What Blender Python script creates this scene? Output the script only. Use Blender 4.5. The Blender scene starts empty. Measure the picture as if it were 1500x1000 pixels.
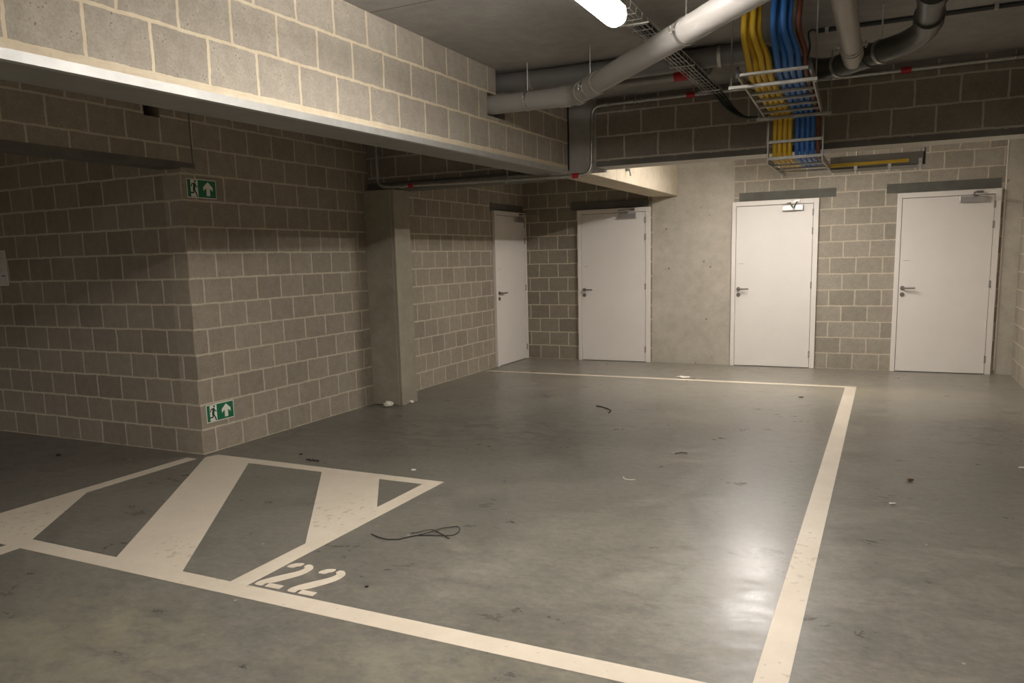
import bpy, bmesh, math, random
from mathutils import Vector, Matrix
random.seed(7)
PI = math.pi
scene = bpy.context.scene
COL = scene.collection

# ------------------------------------------------------------------ helpers
def tag(o, label=None, cat=None, group=None, kind=None):
    if label: o['label'] = label
    if cat: o['category'] = cat
    if group: o['group'] = group
    if kind: o['kind'] = kind
    return o

def link(name, bm, mat, parent=None, smooth=False, bevel=0):
    me = bpy.data.meshes.new(name)
    bmesh.ops.recalc_face_normals(bm, faces=bm.faces[:])
    bm.to_mesh(me); bm.free()
    if smooth:
        for p in me.polygons: p.use_smooth = True
    me.materials.append(mat)
    o = bpy.data.objects.new(name, me); COL.objects.link(o)
    if parent is not None: o.parent = parent
    if bevel:
        m = o.modifiers.new('bevel', 'BEVEL'); m.width = bevel; m.segments = 2; m.limit_method = 'ANGLE'
    return o

def empty(name, loc=(0, 0, 0)):
    o = bpy.data.objects.new(name, None); COL.objects.link(o); o.location = loc
    o.empty_display_size = .1
    return o

def keep(o, root):
    """parent o to root, geometry given in world coordinates"""
    o.parent = root
    o.matrix_parent_inverse = Matrix.Translation(root.location).inverted()
    return o

def box(bm, x0, x1, y0, y1, z0, z1):
    v = [bm.verts.new(p) for p in ((x0,y0,z0),(x1,y0,z0),(x1,y1,z0),(x0,y1,z0),(x0,y0,z1),(x1,y0,z1),(x1,y1,z1),(x0,y1,z1))]
    for f in ((0,3,2,1),(4,5,6,7),(0,1,5,4),(1,2,6,5),(2,3,7,6),(3,0,4,7)):
        bm.faces.new([v[i] for i in f])

def boxobj(name, dims, mat, parent=None, bevel=0, root=None):
    bm = bmesh.new(); box(bm, *dims)
    o = link(name, bm, mat, parent, bevel=bevel)
    if root is not None: keep(o, root)
    return o

def round_path(pts, rad, n=7):
    pts = [Vector(p) for p in pts]
    if rad <= 0: return pts
    out = [pts[0]]
    for i in range(1, len(pts)-1):
        a, b, c = pts[i-1], pts[i], pts[i+1]
        d1 = (a-b); d2 = (c-b); l = min(rad, d1.length*.48, d2.length*.48)
        p0 = b + d1.normalized()*l; p2 = b + d2.normalized()*l
        for k in range(n+1):
            t = k/n
            out.append(p0*(1-t)**2 + b*2*t*(1-t) + p2*t*t)
    out.append(pts[-1])
    return out

def tube(bm, pts, r, seg=14, rad=0, cap=True):
    P = round_path(pts, rad)
    rings = []; up = None
    for i, p in enumerate(P):
        t = (P[min(i+1, len(P)-1)] - P[max(i-1, 0)]).normalized()
        if up is None:
            up = Vector((0, 0, 1)) if abs(t.z) < .9 else Vector((1, 0, 0))
        up = (up - t*up.dot(t)).normalized()
        s = t.cross(up)
        rr = r[i] if isinstance(r, (list, tuple)) else r
        rings.append([bm.verts.new(p + (up*math.cos(a) + s*math.sin(a))*rr) for a in [2*PI*k/seg for k in range(seg)]])
    for a, b in zip(rings, rings[1:]):
        for k in range(seg):
            bm.faces.new((a[k], a[(k+1) % seg], b[(k+1) % seg], b[k]))
    if cap:
        bm.faces.new(rings[0][::-1]); bm.faces.new(rings[-1])

def tubeobj(name, pts, r, mat, root=None, seg=14, rad=0):
    bm = bmesh.new(); tube(bm, pts, r, seg, rad)
    o = link(name, bm, mat, smooth=True)
    m = o.modifiers.new('e', 'EDGE_SPLIT'); m.split_angle = math.radians(50)
    if root is not None: keep(o, root)
    return o

def bar(bm, a, b, w, h, upv=(0, 0, 1)):
    a, b = Vector(a), Vector(b); t = (b-a).normalized(); u = Vector(upv)
    u = (u - t*u.dot(t)).normalized(); s = t.cross(u)
    vs = []
    for p in (a, b):
        for i, j in ((-1,-1),(1,-1),(1,1),(-1,1)):
            vs.append(bm.verts.new(p + s*(i*w/2) + u*(j*h/2)))
    for f in ((0,1,2,3),(7,6,5,4),(0,4,5,1),(1,5,6,2),(2,6,7,3),(3,7,4,0)):
        bm.faces.new([vs[i] for i in f])

def prism(bm, pts, z0, z1):
    """polygon in xy, extruded in z"""
    a = [bm.verts.new((x, y, z0)) for x, y in pts]; b = [bm.verts.new((x, y, z1)) for x, y in pts]
    bm.faces.new(b); bm.faces.new(a[::-1])
    n = len(pts)
    for i in range(n): bm.faces.new((a[i], a[(i+1) % n], b[(i+1) % n], b[i]))

def cylx(bm, c, axis, r, l, seg=20):
    c = Vector(c); ax = Vector(axis).normalized()
    tube(bm, [c - ax*l/2, c + ax*l/2], r, seg)

# ------------------------------------------------------------------ materials
def newmat(name):
    m = bpy.data.materials.new(name); m.use_nodes = True
    nt = m.node_tree; nt.nodes.clear()
    out = nt.nodes.new('ShaderNodeOutputMaterial'); b = nt.nodes.new('ShaderNodeBsdfPrincipled')
    nt.links.new(b.outputs[0], out.inputs[0])
    return m, nt, b

def N(nt, t, **kw):
    n = nt.nodes.new(t)
    for k, v in kw.items():
        if k in n.inputs.keys(): n.inputs[k].default_value = v
        else: setattr(n, k, v)
    return n

def ramp(nt, src, stops):
    r = nt.nodes.new('ShaderNodeValToRGB'); els = r.color_ramp.elements
    while len(els) < len(stops): els.new(.5)
    for e, (p, c) in zip(els, stops):
        e.position = p; e.color = (c[0], c[1], c[2], 1) if not isinstance(c, (int, float)) else (c, c, c, 1)
    nt.links.new(src, r.inputs[0]); return r.outputs[0]

def mixc(nt, fac, a, b, mode='MIX'):
    n = nt.nodes.new('ShaderNodeMix'); n.data_type = 'RGBA'; n.blend_type = mode
    for s, i in ((fac, 0), (a, 6), (b, 7)):
        if isinstance(s, (int, float)): n.inputs[i].default_value = s
        elif isinstance(s, tuple): n.inputs[i].default_value = (*s, 1)
        else: nt.links.new(s, n.inputs[i])
    return n.outputs[2]

def math_(nt, op, a, b=None, c=None):
    n = nt.nodes.new('ShaderNodeMath'); n.operation = op
    for i, s in enumerate((a, b, c)):
        if s is None: continue
        if isinstance(s, (int, float)): n.inputs[i].default_value = s
        else: nt.links.new(s, n.inputs[i])
    return n.outputs[0]

def noise(nt, vec, scale, detail=4, rough=.55, dist=0):
    n = N(nt, 'ShaderNodeTexNoise'); n.inputs['Scale'].default_value = scale
    n.inputs['Detail'].default_value = detail; n.inputs['Roughness'].default_value = rough
    n.inputs['Distortion'].default_value = dist
    nt.links.new(vec, n.inputs['Vector']); return n.outputs[0]

def bump(nt, b, h, strength, dist):
    n = N(nt, 'ShaderNodeBump'); n.inputs['Strength'].default_value = strength; n.inputs['Distance'].default_value = dist
    nt.links.new(h, n.inputs['Height']); nt.links.new(n.outputs[0], b.inputs['Normal']); return n

def simple(name, col, rough=.5, metal=0, nscale=0, namt=.12):
    m, nt, b = newmat(name)
    b.inputs['Roughness'].default_value = rough; b.inputs['Metallic'].default_value = metal
    if nscale:
        tc = N(nt, 'ShaderNodeTexCoord')
        n = noise(nt, tc.outputs['Object'], nscale)
        c = mixc(nt, ramp(nt, n, [(.3, 0.), (.7, 1.)]), tuple(x*(1-namt) for x in col), tuple(min(1, x*(1+namt)) for x in col))
        nt.links.new(c, b.inputs['Base Color'])
    else: b.inputs['Base Color'].default_value = (*col, 1)
    return m

def blockmat(name, px=0., py=0., pz=0., pitch=.30, ca=(.345,.30,.24), cb=(.285,.246,.198), mort=(.52,.45,.345), zmort=-9):
    m, nt, b = newmat(name)
    tc = N(nt, 'ShaderNodeTexCoord'); geo = N(nt, 'ShaderNodeNewGeometry')
    P = tc.outputs['Object']
    sp = N(nt, 'ShaderNodeSeparateXYZ'); nt.links.new(P, sp.inputs[0])
    sn = N(nt, 'ShaderNodeSeparateXYZ'); nt.links.new(geo.outputs['Normal'], sn.inputs[0])
    isx = math_(nt, 'GREATER_THAN', math_(nt, 'ABSOLUTE', sn.outputs[0]), .5)
    ux = math_(nt, 'SUBTRACT', sp.outputs[0], px); uy = math_(nt, 'SUBTRACT', sp.outputs[1], py)
    mu = nt.nodes.new('ShaderNodeMix'); mu.data_type = 'FLOAT'
    nt.links.new(isx, mu.inputs[0]); nt.links.new(ux, mu.inputs[2]); nt.links.new(uy, mu.inputs[3])
    u = math_(nt, 'ADD', mu.outputs[0], pitch*40); v = math_(nt, 'SUBTRACT', sp.outputs[2], pz)
    # slightly uneven joints
    w1 = noise(nt, P, 9, 3); w2 = noise(nt, P, 45, 2)
    dv = math_(nt, 'ADD', math_(nt, 'MULTIPLY', math_(nt, 'SUBTRACT', w1, .5), .016), math_(nt, 'MULTIPLY', math_(nt, 'SUBTRACT', w2, .5), .006))
    cb3 = N(nt, 'ShaderNodeCombineXYZ')
    nt.links.new(math_(nt, 'ADD', u, dv), cb3.inputs[0]); nt.links.new(math_(nt, 'ADD', v, dv), cb3.inputs[1])
    br = N(nt, 'ShaderNodeTexBrick'); br.offset = .5; br.offset_frequency = 2
    nt.links.new(cb3.outputs[0], br.inputs['Vector'])
    br.inputs['Scale'].default_value = 1; br.inputs['Brick Width'].default_value = pitch; br.inputs['Row Height'].default_value = .2
    br.inputs['Mortar Size'].default_value = .0088; br.inputs['Mortar Smooth'].default_value = .25; br.inputs['Bias'].default_value = 0
    br.inputs['Color1'].default_value = (0, 0, 0, 1); br.inputs['Color2'].default_value = (1, 1, 1, 1); br.inputs['Mortar'].default_value = (.5, .5, .5, 1)
    tint = ramp(nt, br.outputs['Color'], [(.0, cb), (.22, tuple((x+y)/2 for x, y in zip(ca, cb))), (1., ca)])
    big = noise(nt, P, 1.6, 4); fine = noise(nt, P, 95, 3, .7); mid = noise(nt, P, 14, 5, .65)
    c = mixc(nt, .55, tint, ramp(nt, mid, [(.3, (.40,.40,.40)), (.7, (.60,.60,.60))]), 'OVERLAY')
    c = mixc(nt, .5, c, ramp(nt, big, [(.3, (.43,.42,.41)), (.7, (.57,.57,.56))]), 'OVERLAY')
    c = mixc(nt, .35, c, ramp(nt, fine, [(.3, (.3,.3,.3)), (.65, (.62,.62,.62))]), 'OVERLAY')
    # pits
    vo = N(nt, 'ShaderNodeTexVoronoi'); vo.inputs['Scale'].default_value = 55; nt.links.new(P, vo.inputs['Vector'])
    pit = math_(nt, 'LESS_THAN', vo.outputs['Distance'], math_(nt, 'MULTIPLY', math_(nt, 'SUBTRACT', mid, .41), 1.05))
    c = mixc(nt, math_(nt, 'MULTIPLY', pit, .6), c, (.10,.085,.07))
    mc = mixc(nt, .4, mort, ramp(nt, mid, [(.3, (.36,.36,.36)), (.7, (.62,.62,.62))]), 'OVERLAY')
    fac = math_(nt, 'MAXIMUM', br.outputs['Fac'], math_(nt, 'LESS_THAN', math_(nt, 'ADD', v, dv), zmort))
    c = mixc(nt, fac, c, mc)
    nt.links.new(c, b.inputs['Base Color'])
    b.inputs['Roughness'].default_value = .92; b.inputs['Specular IOR Level'].default_value = .25
    h = math_(nt, 'SUBTRACT', math_(nt, 'MULTIPLY', fine, .25), math_(nt, 'MULTIPLY', br.outputs['Fac'], .75))
    h = math_(nt, 'SUBTRACT', h, math_(nt, 'MULTIPLY', pit, .5))
    bump(nt, b, h, .55, .006)
    return m

def concrete(name, ca, cb, scale=1.3, seams=(), rough=.85, holes=False):
    m, nt, b = newmat(name)
    tc = N(nt, 'ShaderNodeTexCoord'); P = tc.outputs['Object']
    n1 = noise(nt, P, scale, 6, .6, .4); n2 = noise(nt, P, 9, 5, .65); n3 = noise(nt, P, 70, 3)
    c = ramp(nt, n1, [(.3, cb), (.72, ca)])
    c = mixc(nt, .5, c, ramp(nt, n2, [(.3, (.41,.41,.41)), (.7, (.59,.59,.59))]), 'OVERLAY')
    c = mixc(nt, .25, c, ramp(nt, n3, [(.3, (.38,.38,.38)), (.7, (.6,.6,.6))]), 'OVERLAY')
    sp = N(nt, 'ShaderNodeSeparateXYZ'); nt.links.new(P, sp.inputs[0])
    for ax, val, w in seams:
        d = math_(nt, 'ABSOLUTE', math_(nt, 'SUBTRACT', sp.outputs[ax], val))
        c = mixc(nt, math_(nt, 'MULTIPLY', math_(nt, 'LESS_THAN', d, w), .6), c, (.06,.055,.05))
    if holes:
        vo = N(nt, 'ShaderNodeTexVoronoi'); vo.inputs['Scale'].default_value = 5.5; nt.links.new(P, vo.inputs['Vector'])
        s = math_(nt, 'LESS_THAN', vo.outputs['Distance'], .075)
        c = mixc(nt, math_(nt, 'MULTIPLY', s, .6), c, (.12,.10,.08))
    nt.links.new(c, b.inputs['Base Color']); b.inputs['Roughness'].default_value = rough
    b.inputs['Specular IOR Level'].default_value = .3
    bump(nt, b, math_(nt, 'ADD', math_(nt, 'MULTIPLY', n2, .5), math_(nt, 'MULTIPLY', n3, .2)), .3, .01)
    return m

def floormat():
    m, nt, b = newmat('power_floated_concrete')
    tc = N(nt, 'ShaderNodeTexCoord'); P = tc.outputs['Object']
    mp = N(nt, 'ShaderNodeMapping'); mp.inputs['Scale'].default_value = (1, 1.45, 1); mp.inputs['Rotation'].default_value = (0, 0, -.3)
    nt.links.new(P, mp.inputs[0]); Q = mp.outputs[0]
    a = noise(nt, P, .55, 5, .6, .6); bb = noise(nt, Q, 1.4, 9, .7, .5); cc = noise(nt, Q, 5.5, 9, .72, .4); dd = noise(nt, P, 38, 5, .75)
    c = ramp(nt, a, [(.25, (.150,.140,.119)), (.5, (.182,.170,.147)), (.8, (.215,.199,.168))])
    c = mixc(nt, .62, c, ramp(nt, bb, [(.30, (.33,.33,.33)), (.5, (.49,.49,.485)), (.74, (.67,.66,.635))]), 'OVERLAY')
    ee = noise(nt, Q, 16, 6, .7, .2)
    c = mixc(nt, .6, c, ramp(nt, ee, [(.3, (.33,.33,.33)), (.7, (.66,.655,.64))]), 'OVERLAY')
    c = mixc(nt, .55, c, ramp(nt, cc, [(.30, (.33,.33,.33)), (.5, (.5,.5,.5)), (.72, (.67,.66,.64))]), 'OVERLAY')
    c = mixc(nt, .35, c, ramp(nt, dd, [(.3, (.33,.33,.33)), (.7, (.64,.64,.63))]), 'OVERLAY')
    sp = N(nt, 'ShaderNodeSeparateXYZ'); nt.links.new(P, sp.inputs[0])
    # paler, warmer floor in the strip before the doors
    d = math_(nt, 'ADD', sp.outputs[1], math_(nt, 'MULTIPLY', math_(nt, 'SUBTRACT', bb, .5), 1.6))
    pale_strip = math_(nt, 'MULTIPLY', ramp(nt, math_(nt, 'DIVIDE', d, 12), [(.62, 0.), (.72, 1.)]), .45)
    c = mixc(nt, pale_strip, c, (.34,.31,.25))
    # dark rubbed patches in the middle of the bay
    def blob(cx, cy, rx, ry, amt, col):
        nonlocal c
        x = math_(nt, 'DIVIDE', math_(nt, 'SUBTRACT', sp.outputs[0], cx), rx); y = math_(nt, 'DIVIDE', math_(nt, 'SUBTRACT', sp.outputs[1], cy), ry)
        rr = math_(nt, 'ADD', math_(nt, 'MULTIPLY', x, x), math_(nt, 'MULTIPLY', y, y))
        f = math_(nt, 'SUBTRACT', 1., rr); f = math_(nt, 'MAXIMUM', f, 0.)
        f = math_(nt, 'MULTIPLY', f, ramp(nt, cc, [(.38, 0.), (.62, 1.)]))
        c = mixc(nt, math_(nt, 'MULTIPLY', f, amt), c, col)
    blob(-3.3, 5.7, 1.5, 1.0, .75, (.10,.095,.083))
    blob(-2.6, 6.3, 1.4, .8, .65, (.11,.103,.09))
    blob(-1.2, 2.0, 1.0, .7, .4, (.30,.27,.18))
    blob(-2.9, 1.9, .7, .5, .45, (.30,.265,.165))
    blob(-.15, 8.9, 1.3, .5, .5, (.42,.37,.24))
    blob(-.6, 3.5, .6, .8, .5, (.30,.285,.25))
    blob(-6.5, 3.4, 2.2, 1.6, .7, (.13,.115,.095))
    blob(-4.6, 5.2, .9, 1.2, .5, (.12,.11,.095))
    blob(.75, 7.2, .45, .7, .8, (.10,.095,.085))
    blob(.9, 5.2, .5, 1.2, .5, (.15,.14,.12))
    # pale specks and dark crumbs
    vo = N(nt, 'ShaderNodeTexVoronoi'); vo.inputs['Scale'].default_value = 3.6; nt.links.new(P, vo.inputs['Vector'])
    c = mixc(nt, math_(nt, 'MULTIPLY', math_(nt, 'LESS_THAN', vo.outputs['Distance'], .028), .8), c, (.45,.42,.36))
    vo2 = N(nt, 'ShaderNodeTexVoronoi'); vo2.inputs['Scale'].default_value = 4.3
    mp2 = N(nt, 'ShaderNodeMapping'); mp2.inputs['Location'].default_value = (3.3, 1.7, .4); nt.links.new(Q, mp2.inputs[0]); nt.links.new(mp2.outputs[0], vo2.inputs['Vector'])
    c = mixc(nt, math_(nt, 'MULTIPLY', math_(nt, 'LESS_THAN', vo2.outputs['Distance'], .018), .4), c, (.05,.045,.04))
    nt.links.new(c, b.inputs['Base Color'])
    nt.links.new(ramp(nt, math_(nt, 'ADD', math_(nt, 'MULTIPLY', bb, .5), math_(nt, 'MULTIPLY', cc, .5)), [(.36, .25), (.5, .34), (.64, .50)]), b.inputs['Roughness'])
    b.inputs['Specular IOR Level'].default_value = .38
    bump(nt, b, math_(nt, 'ADD', math_(nt, 'ADD', math_(nt, 'MULTIPLY', cc, .45), math_(nt, 'MULTIPLY', dd, .14)), math_(nt, 'MULTIPLY', ee, .3)), .14, .012)
    return m

def paintmat():
    m, nt, b = newmat('cream_floor_paint')
    tc = N(nt, 'ShaderNodeTexCoord'); P = tc.outputs['Object']
    n1 = noise(nt, P, 2.2, 5, .6); n2 = noise(nt, P, 16, 5, .7); n3 = noise(nt, P, 24, 2, .4); n4 = noise(nt, P, 60, 3, .6)
    c = ramp(nt, n1, [(.3, (.62,.545,.435)), (.7, (.70,.62,.505))])
    c = mixc(nt, .3, c, ramp(nt, n2, [(.3, (.40,.40,.40)), (.7, (.57,.57,.57))]), 'OVERLAY')
    sp = N(nt, 'ShaderNodeSeparateXYZ'); nt.links.new(P, sp.inputs[0])
    tot = None
    for cx, cy, rx, ry in ((-.31, 3.85, .2, .55), (-3.3, 2.78, .40, .22), (-4.6, 2.8, .35, .3), (-.31, 2.5, .2, .4), (-2.95, 3.5, .3, .5)):
        x = math_(nt, 'DIVIDE', math_(nt, 'SUBTRACT', sp.outputs[0], cx), rx); y = math_(nt, 'DIVIDE', math_(nt, 'SUBTRACT', sp.outputs[1], cy), ry)
        f = math_(nt, 'MAXIMUM', math_(nt, 'SUBTRACT', 1., math_(nt, 'ADD', math_(nt, 'MULTIPLY', x, x), math_(nt, 'MULTIPLY', y, y))), 0.)
        tot = f if tot is None else math_(nt, 'MAXIMUM', tot, f)
    k = math_(nt, 'ADD', n3, math_(nt, 'MULTIPLY', tot, .13))
    c = mixc(nt, ramp(nt, k, [(.715, 0.), (.735, .5)]), c, (.42,.33,.25))
    c = mixc(nt, ramp(nt, n4, [(.77, 0.), (.80, .45)]), c, (.35,.30,.24))
    nt.links.new(c, b.inputs['Base Color']); b.inputs['Roughness'].default_value = .5
    return m

M = {}
M['floor'] = floormat(); M['paint'] = paintmat()
M['ceil'] = concrete('ceiling_concrete', (.38,.365,.34), (.30,.285,.265), 1.1, seams=((1, 3.77, .006),))
M['col'] = concrete('cast_concrete', (.53,.485,.405), (.43,.39,.32), 1.6, holes=True)
M['beamc'] = concrete('cast_beam_concrete', (.64,.56,.43), (.54,.47,.355), 1.6, seams=((1, 7.95, .006),))
M['pillar'] = concrete('pillar_concrete', (.36,.325,.25), (.28,.25,.195), 2.2)
M['pier'] = concrete('pier_concrete', (.38,.365,.34), (.31,.30,.275), 2.2)
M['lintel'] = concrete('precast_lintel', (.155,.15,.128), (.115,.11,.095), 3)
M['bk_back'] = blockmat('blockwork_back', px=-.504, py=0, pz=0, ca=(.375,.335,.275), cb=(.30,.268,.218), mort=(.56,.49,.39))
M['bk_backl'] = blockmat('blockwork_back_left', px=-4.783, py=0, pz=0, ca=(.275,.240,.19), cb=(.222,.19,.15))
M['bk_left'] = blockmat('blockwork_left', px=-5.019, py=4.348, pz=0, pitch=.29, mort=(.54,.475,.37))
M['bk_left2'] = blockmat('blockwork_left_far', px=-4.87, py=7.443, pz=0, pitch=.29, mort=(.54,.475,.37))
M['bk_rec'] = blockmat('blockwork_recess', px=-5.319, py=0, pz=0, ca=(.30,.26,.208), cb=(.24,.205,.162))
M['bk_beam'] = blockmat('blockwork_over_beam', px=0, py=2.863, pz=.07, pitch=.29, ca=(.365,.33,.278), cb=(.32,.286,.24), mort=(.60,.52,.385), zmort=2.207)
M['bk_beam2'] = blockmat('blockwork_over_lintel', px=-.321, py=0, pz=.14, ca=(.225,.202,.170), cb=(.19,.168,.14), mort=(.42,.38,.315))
M['bk_right'] = blockmat('blockwork_right', px=0, py=9.1, pz=0, ca=(.37,.33,.27), cb=(.31,.27,.22))
M['white'] = simple('white_door_paint', (.80,.755,.70), .38, nscale=3, namt=.02)
M['white2'] = simple('white_frame_paint', (.80,.75,.69), .42)
M['steel'] = simple('brushed_steel', (.30,.28,.25), .35, .9)
M['alu'] = simple('silver_closer', (.52,.51,.50), .38, .75)
M['galv'] = simple('galvanised_steel', (.46,.45,.42), .36, .85, nscale=30, namt=.15)
M['galvd'] = simple('dull_galvanised_steel', (.34,.33,.30), .5, .6, nscale=20, namt=.15)
M['lip'] = simple('grey_steel_angle', (.42,.42,.40), .5, .3, nscale=12, namt=.1)
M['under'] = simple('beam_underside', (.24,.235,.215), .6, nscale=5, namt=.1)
M['soffit'] = simple('pale_soffit_plate', (.62,.58,.52), .6)  # pale plate paint, also kept bright for bounce light from behind
M['browns'] = simple('brown_duct', (.16,.05,.03), .5)
M['tray'] = simple('dull_tray_steel', (.19,.18,.16), .5, .3)
M['dark'] = simple('dark_gap', (.02,.018,.016), .8)
M['black'] = simple('black_rubber', (.018,.017,.017), .5)
M['red'] = simple('red_coupling', (.42,.018,.03), .45)
M['pvc'] = simple('light_grey_pvc', (.30,.285,.265), .38, nscale=4, namt=.05)
M['pvcs'] = simple('branch_grey_pvc', (.34,.31,.27), .42)  # warm grey plastic of the branch pipe
M['pvcd'] = simple('dark_grey_pipe', (.15,.145,.135), .4, nscale=5, namt=.15)
M['hdpe'] = simple('black_green_pipe', (.055,.055,.045), .38, nscale=6, namt=.25)
M['yel'] = simple('yellow_duct', (.70,.46,.03), .42)
M['blue'] = simple('blue_duct', (.035,.16,.48), .42)
M['gcable'] = simple('black_green_cable', (.02,.03,.022), .5)
M['green'] = simple('sign_green', (.0,.145,.06), .4)
M['greend'] = simple('sign_dark_green', (.0,.05,.025), .4)
M['signw'] = simple('sign_white', (.80,.78,.70), .4)
M['paper'] = simple('paper', (.62,.57,.55), .7)
M['scrap'] = simple('white_scrap', (.82,.78,.70), .7)
M['ink'] = simple('ink', (.12,.11,.12), .7)
M['brown'] = simple('brown_chip', (.11,.06,.025), .7)
M['scuff'] = simple('beige_scuff', (.50,.43,.34), .6)
M['lamp_body'] = simple('lamp_body', (.7,.7,.7), .4)
m, nt, b = newmat('lamp_diffuser'); b.inputs['Base Color'].default_value = (.9, .9, .9, 1)
b.inputs['Emission Color'].default_value = (1, .94, .875, 1); b.inputs['Emission Strength'].default_value = 9
M['glow'] = m
m, nt, b = newmat('lamp_strip'); b.inputs['Base Color'].default_value = (.9, .9, .9, 1)
b.inputs['Emission Color'].default_value = (1, .94, .875, 1); b.inputs['Emission Strength'].default_value = 200
M['strip'] = m

# ------------------------------------------------------------------ room shell
XL, Y1, YB, CH, XR, YC, XB = -4.87, 4.358, 10.575, 2.865, 1.35, 6.75, -2.65
XW, YS = -11.0, -7.0
CT = CH-.002
def struct(name, dims, mat, **kw):
    return tag(boxobj(name, dims, mat, **kw), kind='structure')

floor = struct('floor', (XW, XR+.3, YS, YB+.3, -.15, 0), M['floor'])
struct('ceiling', (XW, XR+.3, YS, YB+.3, CH, CH+.2), M['ceil'])
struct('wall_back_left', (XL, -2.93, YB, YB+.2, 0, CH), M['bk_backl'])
struct('wall_back_pier', (-2.93, -1.835, YB, YB+.2, 0, CH), M['col'])
struct('wall_back', (-1.835, 1.172, YB, YB+.2, 0, CH), M['bk_back'])
struct('wall_back_corner', (1.172, XR, YB, YB+.2, 0, CH), M['col'])
struct('wall_right', (XR, XR+.2, YS, YB+.2, 0, CH), M['bk_right'])
struct('wall_left', (XL-.2, XL, Y1, 6.775, 0, CH), M['bk_left'])
struct('wall_left_far', (XL-.2, XL, 6.775, YB+.2, 0, CH), M['bk_left2'])
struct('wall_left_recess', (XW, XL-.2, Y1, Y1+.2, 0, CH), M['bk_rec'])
struct('wall_left_outer', (XW-.2, XW, YS, Y1+.2, 0, CH), M['bk_rec'])
struct('wall_front', (XW, XR+.2, YS-.2, YS, 0, CH), M['bk_rec'])
# block wall above the opening on the left, with a small square hole
bm = bmesh.new()
hy0, hy1, hz0, hz1 = 4.075, 4.212, 2.583, 2.70
x0, x1 = XL-.2, XL
box(bm, x0, x1, YS, hy0, 2.285, CH); box(bm, x0, x1, hy1, Y1, 2.285, CH)
box(bm, x0, x1, hy0, hy1, 2.285, hz0); box(bm, x0, x1, hy0, hy1, hz1, CH)
tag(link('wall_left_upper', bm, M['bk_left']), kind='structure')
struct('trim_hole_dark_plate', (x0+.02, x0+.05, hy0, hy1, hz0, hz1), M['black'])  # black plate stands in for the darkness inside the hole
o = struct('trim_opening_lintel', (XL-.2, XL+.004, YS, Y1, 2.235, 2.285), M['lintel'])
o2 = struct('trim_opening_lintel_end', (XL, XL+.004, Y1, Y1+.14, 2.243, 2.283), M['lintel'])
struct('trim_wall_edge', (XL-.001, XL+.002, Y1-.012+.13, Y1+.13, 2.283, CH), M['lintel'])

# long downstand of blocks over a steel angle (beam one), very slightly sloping
TILT = math.atan(.0115)
def tilted(name, dims, mat):
    x0, x1, y0, y1, z0, z1 = dims
    bm = bmesh.new(); box(bm, *dims)
    for v in bm.verts:
        if v.co.z < CH-.05: v.co.z += (v.co.y-3.5)*.0115
    return tag(link(name, bm, mat), kind='structure')
def slope_mat(mat):
    """let the courses follow the slope"""
    nt = mat.node_tree
    tc = [n for n in nt.nodes if n.type == 'TEX_COORD'][0]
    sep = [n for n in nt.nodes if n.type == 'SEPXYZ'][0]
    zsock = sep.outputs[2]; links = [l for l in nt.links if l.from_socket == zsock]
    z2 = math_(nt, 'SUBTRACT', zsock, math_(nt, 'MULTIPLY', math_(nt, 'SUBTRACT', sep.outputs[1], 3.5), .0115))
    for l in links:
        to = l.to_socket; nt.links.remove(l); nt.links.new(z2, to)
slope_mat(M['bk_beam'])
T = .29
# holes left out of the blockwork for the drain and the cables
bm = bmesh.new()
def wedge(bm, y0, y1, z0, z1, s0=True, s1=True):
    n = len(bm.verts); box(bm, XB-T, XB, y0, y1, z0, z1); bm.verts.ensure_lookup_table()
    for v in bm.verts[n:]:
        lo = abs(v.co.z-z0) < 1e-6
        if (lo and s0) or (not lo and s1): v.co.z += (v.co.y-3.5)*.0115
ya, yb_, yc, yd = 5.17, 5.315, 5.33, 5.455
wedge(bm, YS, ya, 2.245, CH, True, False)
wedge(bm, ya, YC, 2.245, 2.505)
wedge(bm, ya, yb_, 2.665, CH, True, False)
wedge(bm, yd, YC, 2.665, CH, True, False)
wedge(bm, 5.46, YC, 2.505, 2.665)
tag(link('wall_beam_long', bm, M['bk_beam']), kind='structure')
struct('trim_hole_back', (XB-T, XB-T+.04, ya, yd+.01, 2.53, CH), M['pier'])
tilted('trim_beam_angle', (XB-.03, XB+.003, YS, YC, 2.208, 2.245), M['lip'])
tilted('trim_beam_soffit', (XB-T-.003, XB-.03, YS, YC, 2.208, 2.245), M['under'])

# second downstand, across the bay, plus its stretch over the left aisle
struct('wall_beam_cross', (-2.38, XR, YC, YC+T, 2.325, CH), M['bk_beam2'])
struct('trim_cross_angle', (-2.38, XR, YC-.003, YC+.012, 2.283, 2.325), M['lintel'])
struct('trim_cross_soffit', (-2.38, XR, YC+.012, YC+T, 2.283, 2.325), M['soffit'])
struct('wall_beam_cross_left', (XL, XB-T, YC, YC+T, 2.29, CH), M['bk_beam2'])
struct('trim_cross_left_soffit', (XL, XB-T, YC-.003, YC+T, 2.215, 2.29), M['lintel'])
struct('trim_beam_crossing', (XB-T, -2.38, YC, YC+T, 2.262, CH), M['pier'])
struct('trim_concrete_beam', (-2.93, -2.58, YC+T, YB, 2.268, CH), M['beamc'], bevel=.008)
struct('trim_joint_shadow', (XB, XB+.012, YC-.012, YC, 2.27, CH), M['dark'])

# concrete pillar on the left
struct('trim_pillar', (XL, -4.50, 6.65, 6.94, 0, 2.213), M['pillar'], bevel=.006)
struct('trim_pillar_strip', (-4.540, -4.532, 6.645, 6.65, 0, 2.2), M['lip'])

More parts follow.
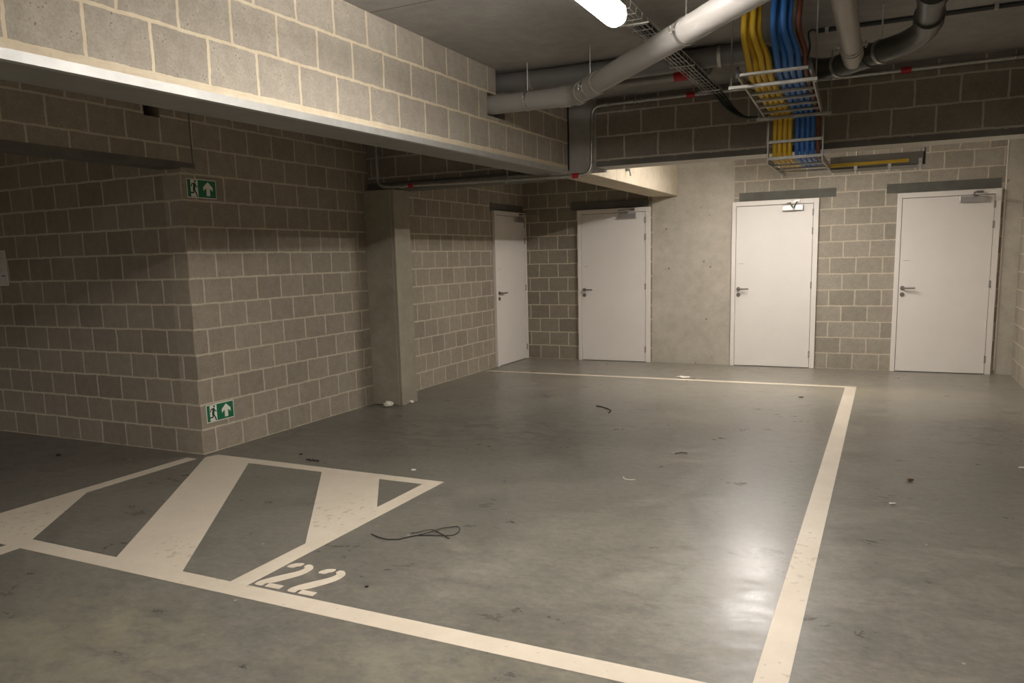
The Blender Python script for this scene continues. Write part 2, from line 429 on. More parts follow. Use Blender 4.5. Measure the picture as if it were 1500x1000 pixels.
# door lintels
for i, d in enumerate(((-1.775, -.607, YB-.004, YB, 2.148, 2.256), (-.046, 1.132, YB-.004, YB, 2.15, 2.262), (-4.123, -2.983, YB-.02, YB, 2.145, 2.246))):
    struct('trim_%d' % (i+1), d, M['lintel'])
struct('trim_4', (XL, XL+.004, 9.486, YB-.03, 2.135, 2.245), M['lintel'])
struct('trim_5', (1.166, 1.18, YB-.006, YB, .05, CH), M['white2'])

# ------------------------------------------------------------------ doors
def door(name, width, origin, rot, box_c, arm='V', hingez=(.18, 1.06, 1.74, 1.97)):
    """local: x along the wall, -y out of the wall"""
    H = 2.143
    root = empty(name); tag(root, kind="structure")
    fl, fr, ft = .052, .062, .058
    bm = bmesh.new()
    box(bm, 0, fl, -.045, 0, 0, H); box(bm, width-fr, width, -.045, 0, 0, H); box(bm, fl, width-fr, -.045, 0, H-ft, H)
    link('door_frame', bm, M['white2'], root, bevel=.004)
    bm = bmesh.new(); box(bm, fl, width-fr, -.012, -.002, 0, H-ft); link('door_gap', bm, M['dark'], root)
    bm = bmesh.new(); box(bm, fl+.005, width-fr-.005, -.038, -.012, .008, H-ft-.006)
    leaf = link('door_leaf', bm, M['white'], root, bevel=.002)
    # lever on a round rose
    hx, hz, y = fl+.045, 1.02, -.038
    bm = bmesh.new(); cylx(bm, (hx, y-.005, hz), (0, 1, 0), .026, .01, 28)
    tube(bm, [(hx, y-.008, hz), (hx, y-.055, hz), (hx+.03, y-.06, hz), (hx+.135, y-.06, hz)], .0095, 14, .018)
    h = link('door_handle', bm, M['steel'], leaf, smooth=True); h.modifiers.new('e', 'EDGE_SPLIT').split_angle = math.radians(50)
    bm = bmesh.new(); cylx(bm, (hx, y-.005, hz-.078), (0, 1, 0), .026, .01, 28); box(bm, hx-.003, hx+.003, y-.0125, y-.01, hz-.093, hz-.066)
    link('lock_rose', bm, M['steel'], leaf)
    bm = bmesh.new(); box(bm, fl+.04, fl+.105, y-.0008, y, 1.345, 1.352); link('scuff_mark', bm, M['scuff'], leaf)
    for z in hingez:
        bm = bmesh.new(); cylx(bm, (width-fr-.004, -.048, z), (0, 0, 1), .008, .085, 12)
        for dz in (-.03, .03): cylx(bm, (width-fr-.004, -.048, z+dz), (0, 0, 1), .0095, .012, 12)
        link('hinge', bm, M['galvd'], root, smooth=True).modifiers.new('e', 'EDGE_SPLIT')
    # overhead closer
    bm = bmesh.new(); c0, c1 = box_c
    box(bm, c0, c1, y-.045, y, 2.0, 2.068)
    cl = link('door_closer', bm, M['alu'], root, bevel=.006)
    bm = bmesh.new(); sx = (c0+c1)/2; cylx(bm, (sx, y-.024, 2.074), (0, 0, 1), .012, .02, 16)
    if arm == 'V':
        e = (sx-.035, y-.20, 2.088); f = (sx+.05, -.055, 2.115)
    else:
        e = (sx-.02, y-.34, 2.088); f = (sx+.06, -.055, 2.115)
    if arm == 'V':
        e = (sx+.012, y-.075, 2.02); g = (sx-.032, y-.05, 2.098)
        bar(bm, g, e, .012, .012); bar(bm, e, f, .016, .010); cylx(bm, e, (0, 1, 0), .011, .016, 14)
        bar(bm, (sx-.07, y-.03, 2.092), g, .012, .010)
    else:
        bar(bm, (sx, y-.024, 2.083), e, .020, .006); cylx(bm, e, (0, 0, 1), .011, .016, 14)
        tube(bm, [Vector(e)+Vector((0,0,.006)), f], .006, 10)
    box(bm, f[0]-.035, f[0]+.035, -.063, -.045, f[2]-.012, f[2]+.012)
    link('closer_arm', bm, M['steel'], cl)
    root.location = origin; root.rotation_euler = (0, 0, rot)
    return root
door('door_1', 1.035, (XL+.0, 9.534, 0), PI/2, (.62, .90), 'L')
door('door_2', 1.062, (-4.01, YB, 0), 0, (.62, .88), 'L')
door('door_3', 1.056, (-1.855, YB, 0), 0, (.625, .875))
door('door_4', 1.063, (.075, YB, 0), 0, (.645, .925), 'L')

# ------------------------------------------------------------------ floor markings
ZP = .0016
def marking(name, polys, label=None):
    bm = bmesh.new()
    for p in polys: prism(bm, p, 0.0004, ZP)
    o = link(name, bm, M['paint'], floor)
    if label: o['label'] = label
    return o
def rect(x0, x1, y0, y1): return [(x0, y0), (x1, y0), (x1, y1), (x0, y1)]
marking('bay_line', [rect(-4.93, 1.0, 2.455, 2.568)], 'cream line along the near edge of the bay')
marking('bay_line', [rect(-.366, -.252, -3.0, 2.455), rect(-.366, -.252, 2.568, 9.215)], 'cream line along the right of the bay')
marking('bay_line', [rect(-4.82, -.366, 9.118, 9.215)], 'cream line across the far end of the bay')
marking('bay_line', [rect(-4.318, -4.20, -3.0, 2.455)], 'cream line of the neighbouring bay')
marking('hatched_area', [
    rect(-4.93, -4.822, 2.568, 4.235),
    [(-4.80, 4.30), (-4.765, 4.288), (-2.77, 4.288), (-2.77, 4.385), (-4.76, 4.40)],
    rect(-2.77, -2.66, 2.568, 4.385),
    [(-3.572, 2.568), (-3.09, 2.568), (-4.333, 4.288), (-4.79, 4.288)],
    [(-2.77, 3.104), (-2.77, 3.763), (-3.125, 4.288), (-3.629, 4.288)],
    [(-4.822, 2.568), (-4.269, 2.568), (-4.822, 3.30)]], 'cream hatched triangle of broad stripes')
def smooth2(pts, it=2):
    for _ in range(it):
        q = []
        for i in range(len(pts)):
            a, b = pts[i], pts[(i+1) % len(pts)]
            q += [(a[0]*.8+b[0]*.2, a[1]*.8+b[1]*.2), (a[0]*.2+b[0]*.8, a[1]*.2+b[1]*.8)]
        pts = q
    return pts
D_main = [(-2.560,2.879),(-2.535,2.880),(-2.511,2.862),(-2.496,2.835),(-2.493,2.795),(-2.500,2.758),(-2.522,2.712),(-2.556,2.652),(-2.574,2.628),(-2.597,2.620),(-2.590,2.588),(-2.640,2.588),(-2.646,2.624),(-2.628,2.668),(-2.590,2.728),(-2.548,2.792),(-2.541,2.825),(-2.549,2.842),(-2.564,2.848)]
D_dash = [(-2.643,2.812),(-2.644,2.842),(-2.630,2.866),(-2.607,2.879),(-2.581,2.882),(-2.579,2.846),(-2.594,2.838),(-2.601,2.814)]
D_foot = [(-2.578,2.628),(-2.493,2.630),(-2.490,2.591),(-2.574,2.589)]
for i in range(2):
    dx = .198*i
    marking('bay_number', [[(x+dx, y) for x, y in smooth2(D_main, 1)], [(x+dx, y) for x, y in smooth2(D_dash, 1)], [(x+dx, y) for x, y in D_foot]], 'stencilled figure 2')

# ------------------------------------------------------------------ exit signs
def exit_sign(z, y, label):
    root = empty('exit_sign', (XL, y, z)); tag(root, label, 'exit sign')
    W, H = .29, .145
    # local axes: s along +y of the room, t up, n out of the wall (+x)
    def flat(name, polys, n0, n1, mat):
        bm = bmesh.new()
        for p in polys:
            a = [bm.verts.new((n0, s, t)) for s, t in p]; b = [bm.verts.new((n1, s, t)) for s, t in p]
            bm.faces.new(b); bm.faces.new(a[::-1])
            for i in range(len(p)): bm.faces.new((a[i], a[(i+1) % len(p)], b[(i+1) % len(p)], b[i]))
        return link(name, bm, mat, root)
    flat('border', [[(0,0),(W,0),(W,H),(0,H)]], .001, .0035, M['signw'])
    flat('green_panel', [[(.006,.006),(W-.006,.006),(W-.006,H-.006),(.006,H-.006)]], .0035, .0042, M['green'])
    flat('white_doorway', [[(.035,.008),(.107,.008),(.107,H-.008),(.035,H-.008)]], .0042, .0047, M['signw'])
    ac, aw = .206, .041
    flat('arrow', [[(ac,.128),(ac-.047,.088),(ac-.047,.058),(ac-.018,.079),(ac-.018,.020),(ac+.018,.020),(ac+.018,.079),(ac+.047,.058),(ac+.047,.088)][::-1]], .0042, .0049, M['signw'])
    # running figure
    hc = [(.081+.0085*math.cos(a), .126+.0085*math.sin(a)) for a in [2*PI*k/16 for k in range(16)]]
    def limb(pts, w):
        out = []
        for (a, b) in zip(pts, pts[1:]):
            a, b = Vector(a), Vector(b); d = (b-a).normalized(); n = Vector((-d.y, d.x))*w/2; e = d*w*.25
            out.append([tuple(a-n-e), tuple(b-n+e), tuple(b+n+e), tuple(a+n-e)])
        return out
    polys = [hc] + limb([(.074,.108),(.066,.064)], .022) + limb([(.072,.108),(.050,.106),(.040,.086)], 0.0085) + limb([(.078,.107),(.090,.088),(.102,.084)], .0085) \
        + limb([(.064,.066),(.062,.040),(.034,.038)], .0105) + limb([(.068,.064),(.084,.040),(.096,.012)], .011)
    flat('running_figure', polys, .0047, .0052, M['greend'])
    return root
exit_sign(2.022, 4.405, 'upper green and white emergency exit sign, high on the block wall by the corner')
exit_sign(.245, 4.41, 'lower green and white emergency exit sign, just above the floor by the corner')

# ------------------------------------------------------------------ paper notice at the left edge
root = empty('paper_notice', (-7.24, Y1, 1.37)); tag(root, 'white paper notice in a clear sleeve on the left block wall', 'notice')
bm = bmesh.new(); box(bm, -.105, .105, -.004, -.001, 0, .305); link('sheet', bm, M['paper'], root)
bm = bmesh.new()
for a, b_ in ((-.109, -.103), (.103, .109)): box(bm, a, b_, -.006, -.001, -.004, .309)
box(bm, -.103, .103, -.006, -.001, -.004, .002); box(bm, -.103, .103, -.006, -.001, .303, .309)
link('sleeve_edge', bm, M['signw'], root)
bm = bmesh.new(); box(bm, .02, .075, -.0046, -.004, .078, .088)
for k in range(7):
    if k != 3: box(bm, -.08, .03+.02*math.sin(k*2.3), -.0045, -.004, .12+k*.02, .1225+k*.02)
link('printed_line', bm, M['ink'], root)

# ------------------------------------------------------------------ lamps
def lamp(yc, label, x=-1.23):
    root = empty('ceiling_light', (x, yc, 2.625)); tag(root, label, 'ceiling light')
    L = .75
    bm = bmesh.new(); box(bm, -.046, .046, -L, L, .015, .055); link('housing', bm, M['lamp_body'], root, bevel=.006)
    bm = bmesh.new(); rings = []
    prof = [(-.050, .050), (-.056, .012), (-.053, -.008), (-.043, -.024), (-.025, -.034), (0, -.038), (.025, -.034), (.043, -.024), (.053, -.008), (.056, .012), (.050, .050)]
    for y in (-L+.01, L-.01): rings.append([bm.verts.new((x, y, z)) for x, z in prof])
    for i in range(len(prof)-1): bm.faces.new((rings[0][i], rings[0][i+1], rings[1][i+1], rings[1][i]))
    for r_ in rings: bm.faces.new(r_)
    bm.faces.new((rings[0][0], rings[1][0], rings[1][-1], rings[0][-1]))
    link('diffuser', bm, M['glow'], root)
    bm = bmesh.new(); box(bm, -.012, .012, -L+.02, L-.02, -.0405, -.0385); link('bright_strip', bm, M['strip'], root)
    for y in (-.5, .5):
        bm = bmesh.new(); tube(bm, [(-.03, y, .05), (-.03, y, CT-2.625)], .003, 8); tube(bm, [(.03, y, .05), (.03, y, CT-2.625)], .003, 8)
        box(bm, -.05, .05, y-.012, y+.012, .055, .062)
        link('hanger', bm, M['galvd'], root)
    return root
lamp(3.04, 'bright strip light at the top of the picture, before the wire tray')
lamp(8.55, 'strip light hidden behind the cross beam, before the white doors')
lamp(-2.46, 'strip light over the bays behind the viewpoint')
lamp(-5.0, 'added fill light between the two long block walls, behind the viewpoint', x=-3.75)  # unseen lamp added to lift the shade on the left block wall
lamp(-2.9, 'added fill light over the left aisle, far outside the picture', x=-7.9)  # invented lamp out of view, fills the dark left side

# ------------------------------------------------------------------ wire cable tray beyond the lamp
root = empty('wire_cable_tray', (-1.235, 3.85, 2.685)); tag(root, 'galvanised wire mesh cable tray hung from the ceiling beyond the lamp', 'cable tray')
bm = bmesh.new(); y = 3.86
xs = [-.05, -.025, 0, .025, .05]
bm2 = bmesh.new()
for x in xs: tube(bm, [(x, 0, 0), (x, 2.31, 0)], .0025, 6)
for x in (-.06, .06): tube(bm, [(x, 0, .03), (x, 2.31, .03)], .0025, 6)
k = 0.
while k <= 2.301:
    bm3 = bmesh.new(); tube(bm3, [(-.06, k, .035), (-.056, k, 0), (.056, k, 0), (.06, k, .035)], .0025, 6); link('cross_wire', bm3, M['galv'], root); k += .1
link('long_wires', bm, M['galv'], root); bm2.free()
for yy in (.25, 1.3, 2.15):
    bm = bmesh.new(); tube(bm, [(-.08, yy, -.006), (.08, yy, -.006)], .005, 8); tube(bm, [(-.075, yy, -.006), (-.075, yy, CT-2.685)], .003, 8)
    link('hanger', bm, M['galv'], root)
for i, off in enumerate((-.03, 0., .03)):
    o = tubeobj('hanging_cable', [(-1.22+off, 4.2, 2.70), (-1.22+off, 6.12, 2.701), (-1.21+off, 6.30, 2.69), (-1.13+off*.7, 6.32+off*.5, 2.58), (-1.02+off*.3, 6.26+off, 2.50), (-.905, 6.14+off, 2.475)], .009, M['gcable'], rad=.12)
    tag(o, 'black-green cable sagging from the wire tray to the big ladder', 'cable', 'black-green cables sagging from the wire tray')

# ------------------------------------------------------------------ cable ladder with ducts
lx0, lx1 = -.80, -.42      # start of the ladder; it drifts a little to the left
ex0, ex1 = -.86, -.475
ys, ye, zt, zb = 4.64, 6.27, 2.49, 2.17
root = empty('cable_ladder', (-.64, 5.4, zt)); tag(root, 'galvanised cable ladder hung from the ceiling, dropping down before the cross beam', 'cable ladder')
def L(t): return (lx0+(ex0-lx0)*t, lx1+(ex1-lx1)*t, ys+(ye-ys)*t)
for s in (0, 1):
    a = (L(0)[s], ys, zt+.0); c = (L(1)[s], ye, zt)
    bm = bmesh.new(); bar(bm, a, c, .012, .05)
    keep(link('side_rail', bm, M['galvd'], bevel=.002), root)
    bm = bmesh.new(); x = L(1)[s]; bar(bm, (x+.01, ye+.03, zt-.03), (x+.01, ye+.03, zb), .012, .045, (0, 1, 0))
    keep(link('side_rail', bm, M['galvd'], bevel=.002), root)
    bm = bmesh.new(); bar(bm, (x+.01, ye+.01, zb), (x+.01, 7.42 if s == 0 else 7.1, zb), .012, .045)
    keep(link('side_rail', bm, M['galvd'], bevel=.002), root)
    bm = bmesh.new(); box(bm, a[0]-.009, a[0]+.009, ys-.008, ys+.002, zt-.03, zt+.03)
    keep(link('end_cap', bm, M['black']), root)
for k in range(7):
    t = [.01, .22, .37, .52, .67, .82, .97][k]; a, c, y = L(t)
    bm = bmesh.new(); bar(bm, (a, y, zt-.012), (c, y, zt-.012), .03, .014)
    keep(link('rung', bm, M['galvd'], bevel=.002), root)
for z in (2.31, 2.19):
    bm = bmesh.new(); bar(bm, (ex0+.01, ye+.018, z), (ex1+.01, ye+.018, z), .022, .012, (0, 1, 0)); keep(link('rung', bm, M['galvd'], bevel=.002), root)
for y in (6.5, 6.8, 7.08):
    bm = bmesh.new(); bar(bm, (ex0+.01, y, zb-.012), (ex1+.01, y, zb-.012), .03, .012); keep(link('rung', bm, M['galvd'], bevel=.002), root)
# hanger struts and rods
for y, xa, xb in ((4.84, -.885, -.395), (6.06, -.905, -.395)):
    bm = bmesh.new(); bar(bm, (xa, y, zt-.04), (xb, y, zt-.04), .025, .02)
    keep(link('strut', bm, M['galvd'], bevel=.003), root)
    for x in (xa+.015, xb-.01):
        bm = bmesh.new(); tube(bm, [(x, y, zt-.06), (x, y, CT)], .0045, 8); keep(link('hanger_rod', bm, M['galvd']), root)
# side tray running right behind the beam
root2 = empty('channel_cable_tray', (-.1, 7.3, 2.16)); tag(root2, 'short dark cable tray running right behind the cross beam, above the third door', 'cable tray')
bm = bmesh.new(); box(bm, -.465, .23, 7.12, 7.13, 2.155, 2.255); box(bm, -.465, .23, 7.12, 7.42, 2.155, 2.160); box(bm, -.465, .23, 7.41, 7.42, 2.155, 2.21)
keep(link('channel', bm, M['tray']), root2)
for x in (-.27, -.02, .20):
    bm = bmesh.new(); box(bm, x-.012, x+.012, 7.095, 7.12, 2.14, 2.20); box(bm, x-.006, x+.006, 7.10, 7.112, 2.11, 2.14); keep(link('bracket', bm, M['galv']), root2)
    bm = bmesh.new(); tube(bm, [(x, 7.27, 2.16), (x, 7.27, CT)], .004, 8); keep(link('hanger_rod', bm, M['galvd']), root2)
bm = bmesh.new(); box(bm, .222, .238, 7.12, 7.42, 2.15, 2.28); keep(link('end_plate', bm, M['pvcd']), root2)

def duct(name, mat, x_top, i, n, x_l, label, group, ytop, depth):
    # i: position across the ladder
    r = .0165
    f = x_l
    def X(t): return L(t)[0] + f*(L(t)[1]-L(t)[0])
    zt2 = zt + .014
    pts = [(x_top, ytop, CH+.02), (x_top-.01, ytop, 2.70), (X(.02)+.004, ytop-.01, 2.58), (X(.10), 4.86, zt2+.004), (X(.5), 5.5, zt2), (X(.93), ye-.04, zt2), (X(1)+.01, ye+.062, zt2), (X(1)+.01, ye+.062, 2.26), (X(1)+.01, ye+.085, zb+.03), (X(1)+.01, 6.62, zb+.024), (X(1)+.01, 7.05, zb+.024)]
    bm = bmesh.new(); tube(bm, pts, r, 14, .10)
    o = link(name, bm, mat, smooth=True); tag(o, label, 'duct', group)
    return o
for i in range(4):
    duct('yellow_duct', M['yel'], (-.772, -.748, -.724, -.70)[i], i, 4, .11+.093*i, 'flexible yellow duct coming down from the ceiling onto the cable ladder', 'yellow ducts on the cable ladder', 4.69+.045*(i % 2), 0)
for i in range(4):
    duct('blue_duct', M['blue'], (-.612, -.586, -.560, -.534)[i], i, 4, .525+.095*i, 'flexible blue duct coming down from the ceiling onto the cable ladder', 'blue ducts on the cable ladder', 4.66+.045*(i % 2), 0)
duct('brown_duct', M['browns'], -.49, 0, 1, .905, 'brown duct beside the blue ducts on the cable ladder', None, 4.75, 0)
o = tubeobj('yellow_duct', [(-.46, 7.105, 2.185), (-.28, 7.10, 2.185), (.12, 7.10, 2.188)], .014, M['yel'])
tag(o, 'yellow duct lying along the short tray behind the cross beam', 'duct')

# ------------------------------------------------------------------ pipes
def clamp(root, c, axis, r, w=.022, mat='galv', rod=None, lug=True):
    c = Vector(c); ax = Vector(axis).normalized()
    bm = bmesh.new(); seg = 28
    tube(bm, [c-ax*w/2, c+ax*w/2], r+.004, seg)
    if lug:
        side = ax.cross(Vector((0, 0, 1))).normalized()
        for s in (-1, 1):
            bar(bm, c+side*s*(r+.002), c+side*s*(r+.028), w*.9, .012)
            tube(bm, [c+side*s*(r+.018)+Vector((0, 0, -.018)), c+side*s*(r+.018)+Vector((0, 0, .018))], .005, 8)
    if rod: tube(bm, [c+Vector((0, 0, r)), (c.x, c.y, CT)], .005, 8)
    o = link('pipe_clamp', bm, M[mat], smooth=True); o.modifiers.new('e', 'EDGE_SPLIT').split_angle = math.radians(40)
    keep(o, root)
def sleeve(root, a, b, r, mat, name='coupling'):
    o = tubeobj(name, [a, b], r, M[mat], root, seg=24)
    return o

# diagonal light grey drain
root = empty('diagonal_drain_pipe', (-1.0, 4.18, 2.6)); tag(root, 'thick light grey plastic drain pipe running diagonally under the ceiling', 'pipe')
Zp = 2.60
pA = Vector((-2.95, 5.245, 2.605)); pB = Vector((-1.99, 5.24, Zp)); dd = Vector((.66, -.745, .0)).normalized()
pC = pB + dd*4.6
tubeobj('pipe', [pA, pB, pC], .066, M['pvc'], root, seg=28, rad=.10)
for t in (.42, 2.62):
    sleeve(root, pB+dd*(t-.09), pB+dd*(t+.0), .072, 'pvc')
sleeve(root, pB+dd*.02, pB+dd*.13, .072, 'pvc'); sleeve(root, pB-Vector((.12, 0, 0)), pB-Vector((.03, 0, 0)), .072, 'pvc')
for t in (.26, 1.56): clamp(root, pB+dd*t, dd, .067, rod=True)
clamp(root, (-2.36, 5.242, 2.603), (1, 0, 0), .067, rod=True)

# big dark pipe across, turning into the diagonal one on the right
root = empty('dark_drain_pipe', (-.9, 5.5, 2.78)); tag(root, 'thick dark grey drain pipe crossing under the ceiling between block beam and cable ladder', 'pipe')
tubeobj('pipe', [(-2.93, 5.41, 2.785), (-2.3, 5.47, 2.795), (-.84, 5.49, 2.79)], .066, M['pvcd'], root, seg=28)
for x, y in ((-2.42, 5.455), (-1.06, 5.486)): clamp(root, (x, y, 2.793 if x < -2 else 2.791), (1, .01, 0), .067, lug=False, rod=True)
root = empty('tee_drain_pipe', (-.2, 5.2, 2.62)); tag(root, 'black-green drain pipe right of the cable ladder, with a grey branch and a bend', 'pipe')
p = [(-.83, 5.495, 2.785), (-.60, 5.62, 2.70), (-.40, 5.44, 2.61), (.05, 4.97, 2.61), (.135, 4.78, 2.62), (.135, 3.68, 2.65), (.135, 3.68, CT)]
tubeobj('pipe', p, .062, M['hdpe'], root, seg=28, rad=.16)
q = Vector((.05-(-.40), 4.97-5.44, 0)).normalized()
for t, nm in ((.12, 1), (.46, 1)):
    c = Vector((-.40, 5.44, 2.61)) + q*t
    clamp(root, c, q, .064, lug=False, rod=True)
c = Vector((-.40, 5.44, 2.61)) + q*.26
sleeve(root, c-q*.09, c+q*.12, .068, 'hdpe', 'tee')
sleeve(root, (.135, 4.62, 2.622), (.135, 4.50, 2.624), .071, 'hdpe')
sleeve(root, (.135, 4.20, 2.63), (.135, 4.10, 2.632), .071, 'hdpe')
o = tubeobj('branch_pipe', [(-.232, 5.19, 2.60), (-.232, 5.02, 2.61), (-.232, 3.70, 2.64), (-.232, 3.70, CT)], .054, M['pvcs'], root, seg=28, rad=.09); o['label'] = 'grey plastic branch'
sleeve(root, (-.232, 5.09, 2.608), (-.232, 4.94, 2.612), .060, 'pvcs')
clamp(root, (-.232, 4.90, 2.613), (0, 1, 0), .056, rod=True)

# short galvanised pipe near the ceiling
root = empty('upper_steel_pipe', (-1.6, 5.9, 2.78)); tag(root, 'dull galvanised pipe below the dark pipe, with a red coupling near the wire tray', 'pipe')
tubeobj('pipe', [(XB, 5.9, 2.775), (-1.22, 5.9, 2.785), (-1.22, 5.9, CT)], .028, M['galvd'], root, seg=20, rad=.06)
sleeve(root, (-1.47, 5.9, 2.783), (-1.36, 5.9, 2.784), .034, 'red', 'red_coupling')
clamp(root, (-2.0, 5.9, 2.78), (1, 0, 0), .03, lug=False, rod=True)

# sprinkler pipe on the cross beam
root = empty('sprinkler_pipe', (-1.0, 6.68, 2.77)); tag(root, 'slim galvanised pipe with red couplings along the cross beam, dropping beside the beam crossing', 'pipe')
tubeobj('pipe', [(1.33, 6.68, 2.80), (-2.39, 6.68, 2.795), (-2.39, 6.64, 2.215), (-2.60, 6.62, 2.205), (-4.45, 6.56, 2.225), (-4.605, 6.55, 2.235), (-4.605, 6.55, CT)], .0165, M['galv'], root, seg=16, rad=.09)
for a, b_ in (((-1.56,6.68,2.797),(-1.49,6.68,2.797)), ((.03,6.68,2.797),(.10,6.68,2.797)), ((-2.56,6.621,2.206),(-2.50,6.622,2.208)), ((-4.25,6.567,2.222),(-4.20,6.568,2.221))):
    sleeve(root, a, b_, .023, 'red', 'red_coupling')
for a, b_ in (((-2.06,6.68,2.796),(-2.02,6.68,2.796)), ((-1.97,6.68,2.796),(-1.94,6.68,2.796)), ((-2.28,6.68,2.796),(-2.25,6.68,2.796)), ((-4.36,6.565,2.224),(-4.31,6.566,2.223))):
    sleeve(root, a, b_, .022, 'galv', 'coupling')
sleeve(root, (-2.39, 6.645, 2.32), (-2.39, 6.643, 2.30), .021, 'galv', 'coupling')
sleeve(root, (-4.605, 6.55, 2.34), (-4.605, 6.55, 2.31), .024, 'galv', 'coupling')
for x, y, z in ((-3.2, 6.602, 2.211), (-2.0, 6.68, 2.796), (.75, 6.68, 2.80), (-.9, 6.68, 2.798)):
    bm = bmesh.new(); tube(bm, [(x-.008, y, z), (x+.008, y, z)], .021, 18); tube(bm, [(x, y, z), (x, y, CT if x > -2.7 else CT)], .004, 8)
    tube(bm, [(x-.012, y-.01, z-.035), (x-.006, y-.01, z-.015)], .004, 8); keep(link('pipe_clamp', bm, M['galv'], smooth=True), root)

# flat pipe lying under the left stretch of the cross beam
o = tubeobj('aisle_pipe', [(-2.8, 6.70, 2.245), (-4.53, 6.70, 2.245)], .022, M['galvd'])
tag(o, 'dull pipe close under the beam over the left aisle, beside the slim galvanised pipe', 'pipe')

# black conduit across the ceiling
root = empty('ceiling_conduit', (.4, 5.45, 2.85)); tag(root, 'thin black conduit clipped across the ceiling at top right', 'conduit')
tubeobj('conduit', [(-.45, 5.44, CH-.014), (1.34, 5.47, CH-.014)], .013, M['black'], root, seg=12)
for x in (-.40, .5):
    bm = bmesh.new(); box(bm, x-.01, x+.01, 5.42, 5.475, CH-.03, CH); keep(link('clip', bm, M['galv']), root)
o = tubeobj('black_cable', [(-.45, 5.44, CH-.014), (-.475, 5.3, 2.83), (-.47, 5.0, 2.74), (-.43, 4.72, 2.60), (-.435, 4.66, 2.52)], .006, M['black'], rad=.12, seg=10)
tag(o, 'thin black cable looping from the ceiling conduit down to the cable ladder', 'cable')
# small anchors on the concrete beam
bm = bmesh.new(); tube(bm, [(-2.58, 8.27, 2.42), (-2.54, 8.27, 2.42)], .03, 16); tube(bm, [(-2.545, 8.27, 2.42), (-2.53, 8.27, 2.34)], .008, 8)
tag(link('wall_anchor', bm, M['galvd'], smooth=True), 'small grey anchor on the lit concrete beam above the second door', 'anchor')

# ------------------------------------------------------------------ litter on the floor
def wire(name, pts, r, mat, label, cat, group=None, join=None):
    bm = bmesh.new(); tube(bm, [(x, y, z) for x, y, z in pts], r, 8, .02)
    if join: tube(bm, join, r, 8, .02)
    return tag(link(name, bm, mat, smooth=True), label, cat, group)
W1 = [(-2.516,3.352),(-2.447,3.325),(-2.386,3.315),(-2.324,3.34),(-2.306,3.377),(-2.278,3.416),(-2.234,3.447),(-2.213,3.499),(-2.189,3.565),(-2.163,3.611),(-2.133,3.642),(-2.10,3.615),(-2.076,3.561),(-2.08,3.504),(-2.111,3.485),(-2.209,3.457),(-2.256,3.432)]
W2 = [(-2.315,3.444),(-2.29,3.468),(-2.254,3.496),(-2.221,3.521),(-2.149,3.497),(-2.076,3.452)]
wire('black_wire', [(x, y, .005+(.006 if 5 < i < 9 else 0)) for i, (x, y) in enumerate(W1)], .0028, M['black'], 'long looped black wire lying on the bay floor, right of the hatched triangle', 'wire', join=[(x, y, .013 if 1 < i < 4 else .005) for i, (x, y) in enumerate(W2)])
wire('black_wire', [(-2.581,7.253,.006),(-2.51,7.224,.006),(-2.429,7.155,.006),(-2.362,7.07,.008),(-2.348,6.948,.006)], .005, M['black'], 'short curved black wire on the floor in the middle of the bay', 'wire')
wire('white_strip', [(-1.556,4.897,.01),(-1.53,4.865,.006),(-1.502,4.866,.005),(-1.467,4.882,.005)], .004, M['scrap'], 'small curled white strip on the bay floor', 'strip')
wire('black_strip', [(-1.387,5.657,.004),(-1.352,5.705,.007),(-1.306,5.708,.004)], .0035, M['black'], 'tiny dark strip on the floor beyond the curled white strip', 'strip')
wire('black_wire', [(-3.965,4.51,.005),(-3.945,4.535,.007),(-3.92,4.50,.005),(-3.905,4.53,.008),(-3.88,4.50,.006),(-3.86,4.535,.006),(-3.845,4.51,.005)], .005, M['black'], 'small crumpled black wire just beyond the edge of the hatched triangle', 'wire')
def lump(name, c, size, mat, label, cat, seed, rot=0):
    random.seed(seed); bm = bmesh.new(); bmesh.ops.create_icosphere(bm, subdivisions=2, radius=1)
    for v in bm.verts:
        k = 1+random.uniform(-.28, .28); v.co = Vector((v.co.x*size[0]*k, v.co.y*size[1]*k, max(-.0, (v.co.z*.5+.5))*size[2]*k))
    o = link(name, bm, mat); o.location = (c[0], c[1], .001); o.rotation_euler = (0, 0, rot)
    return tag(o, label, cat)
lump('crumpled_paper', (-4.61, 6.55), (.06, .04, .05), M['scrap'], 'crumpled white paper at the foot of the concrete pillar', 'litter', 1)
lump('paper_bit', (-4.49, 6.80), (.028, .02, .028), M['scrap'], 'small white paper bit against the lit side of the pillar', 'litter', 2)
lump('paper_scrap', (-2.189, 9.30), (.075, .05, .018), M['scrap'], 'white paper scrap on the far painted line', 'litter', 3)
lump('plaster_chip', (.083, 4.941), (.018, .012, .010), M['scrap'], 'small white chip on the floor right of the bay line', 'chip', 4)
lump('brown_chip', (.189, 5.503), (.020, .015, .014), M['brown'], 'small brown chip on the floor, beyond the white chip', 'chip', 5)
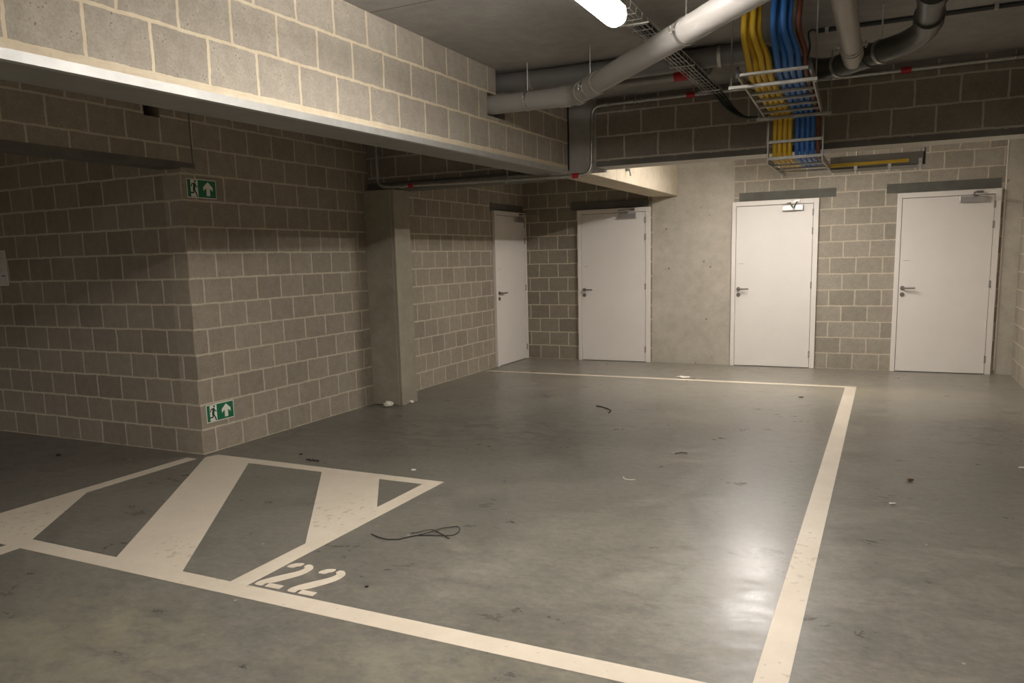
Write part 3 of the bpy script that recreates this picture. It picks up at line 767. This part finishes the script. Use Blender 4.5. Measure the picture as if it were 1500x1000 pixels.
lump('plaster_chip', (.875, 6.079), (.022, .015, .010), M['scrap'], 'white chip on the floor at the right edge of the picture', 'chip', 6)
lump('plaster_chip', (-3.016, 4.558), (.02, .014, .012), M['scrap'], 'white chip beyond the tip of the hatched triangle', 'chip', 7)
lump('dark_chip', (-.75, 8.364), (.025, .012, .008), M['black'], 'flat dark chip near the far end of the right bay line', 'chip', 8)
lump('dark_chip', (-4.116, 4.631), (.016, .012, .010), M['black'], 'dark crumb on the floor between block wall and hatched triangle', 'chip', 9)
lump('dark_chip', (-6.015, 3.909), (.03, .015, .012), M['black'], 'dark crumb on the floor before the left block wall', 'chip', 10)
lump('dark_chip', (-2.12, 2.767), (.010, .008, .008), M['black'], 'tiny dark crumb beside the painted number', 'chip', 11)

# ------------------------------------------------------------------ camera, world, view
f, pit, rol, yaw, h, cx, cy = 1133.2447, -.14717589, -.02544833, -.45334087, 1.49732571, 747.633, 545.926
F = Vector((math.sin(yaw)*math.cos(pit), math.cos(yaw)*math.cos(pit), math.sin(pit)))
rt = Vector((math.cos(yaw), -math.sin(yaw), 0)); up = rt.cross(F)
R = rt*math.cos(rol) + up*math.sin(rol); U = -rt*math.sin(rol) + up*math.cos(rol)
cam = bpy.data.cameras.new('camera'); co = bpy.data.objects.new('camera', cam); COL.objects.link(co)
co.matrix_world = Matrix(((R.x, U.x, -F.x, 0), (R.y, U.y, -F.y, 0), (R.z, U.z, -F.z, h), (0, 0, 0, 1)))
cam.sensor_width = 36; cam.sensor_fit = 'HORIZONTAL'; cam.lens = f/1500*36
cam.shift_x = (750-cx)/1500; cam.shift_y = (cy-500)/1500; cam.clip_start = .05
scene.camera = co
w = bpy.data.worlds.new('world'); scene.world = w; w.use_nodes = True
w.node_tree.nodes['Background'].inputs[0].default_value = (.5, .5, .5, 1); w.node_tree.nodes['Background'].inputs[1].default_value = 0
scene.view_settings.view_transform = 'Standard'; scene.view_settings.look = 'None'
scene.view_settings.gamma = 1; scene.view_settings.use_curve_mapping = False
scene.view_settings.exposure = 1.7
scene.cycles.max_bounces = 10; scene.cycles.diffuse_bounces = 6
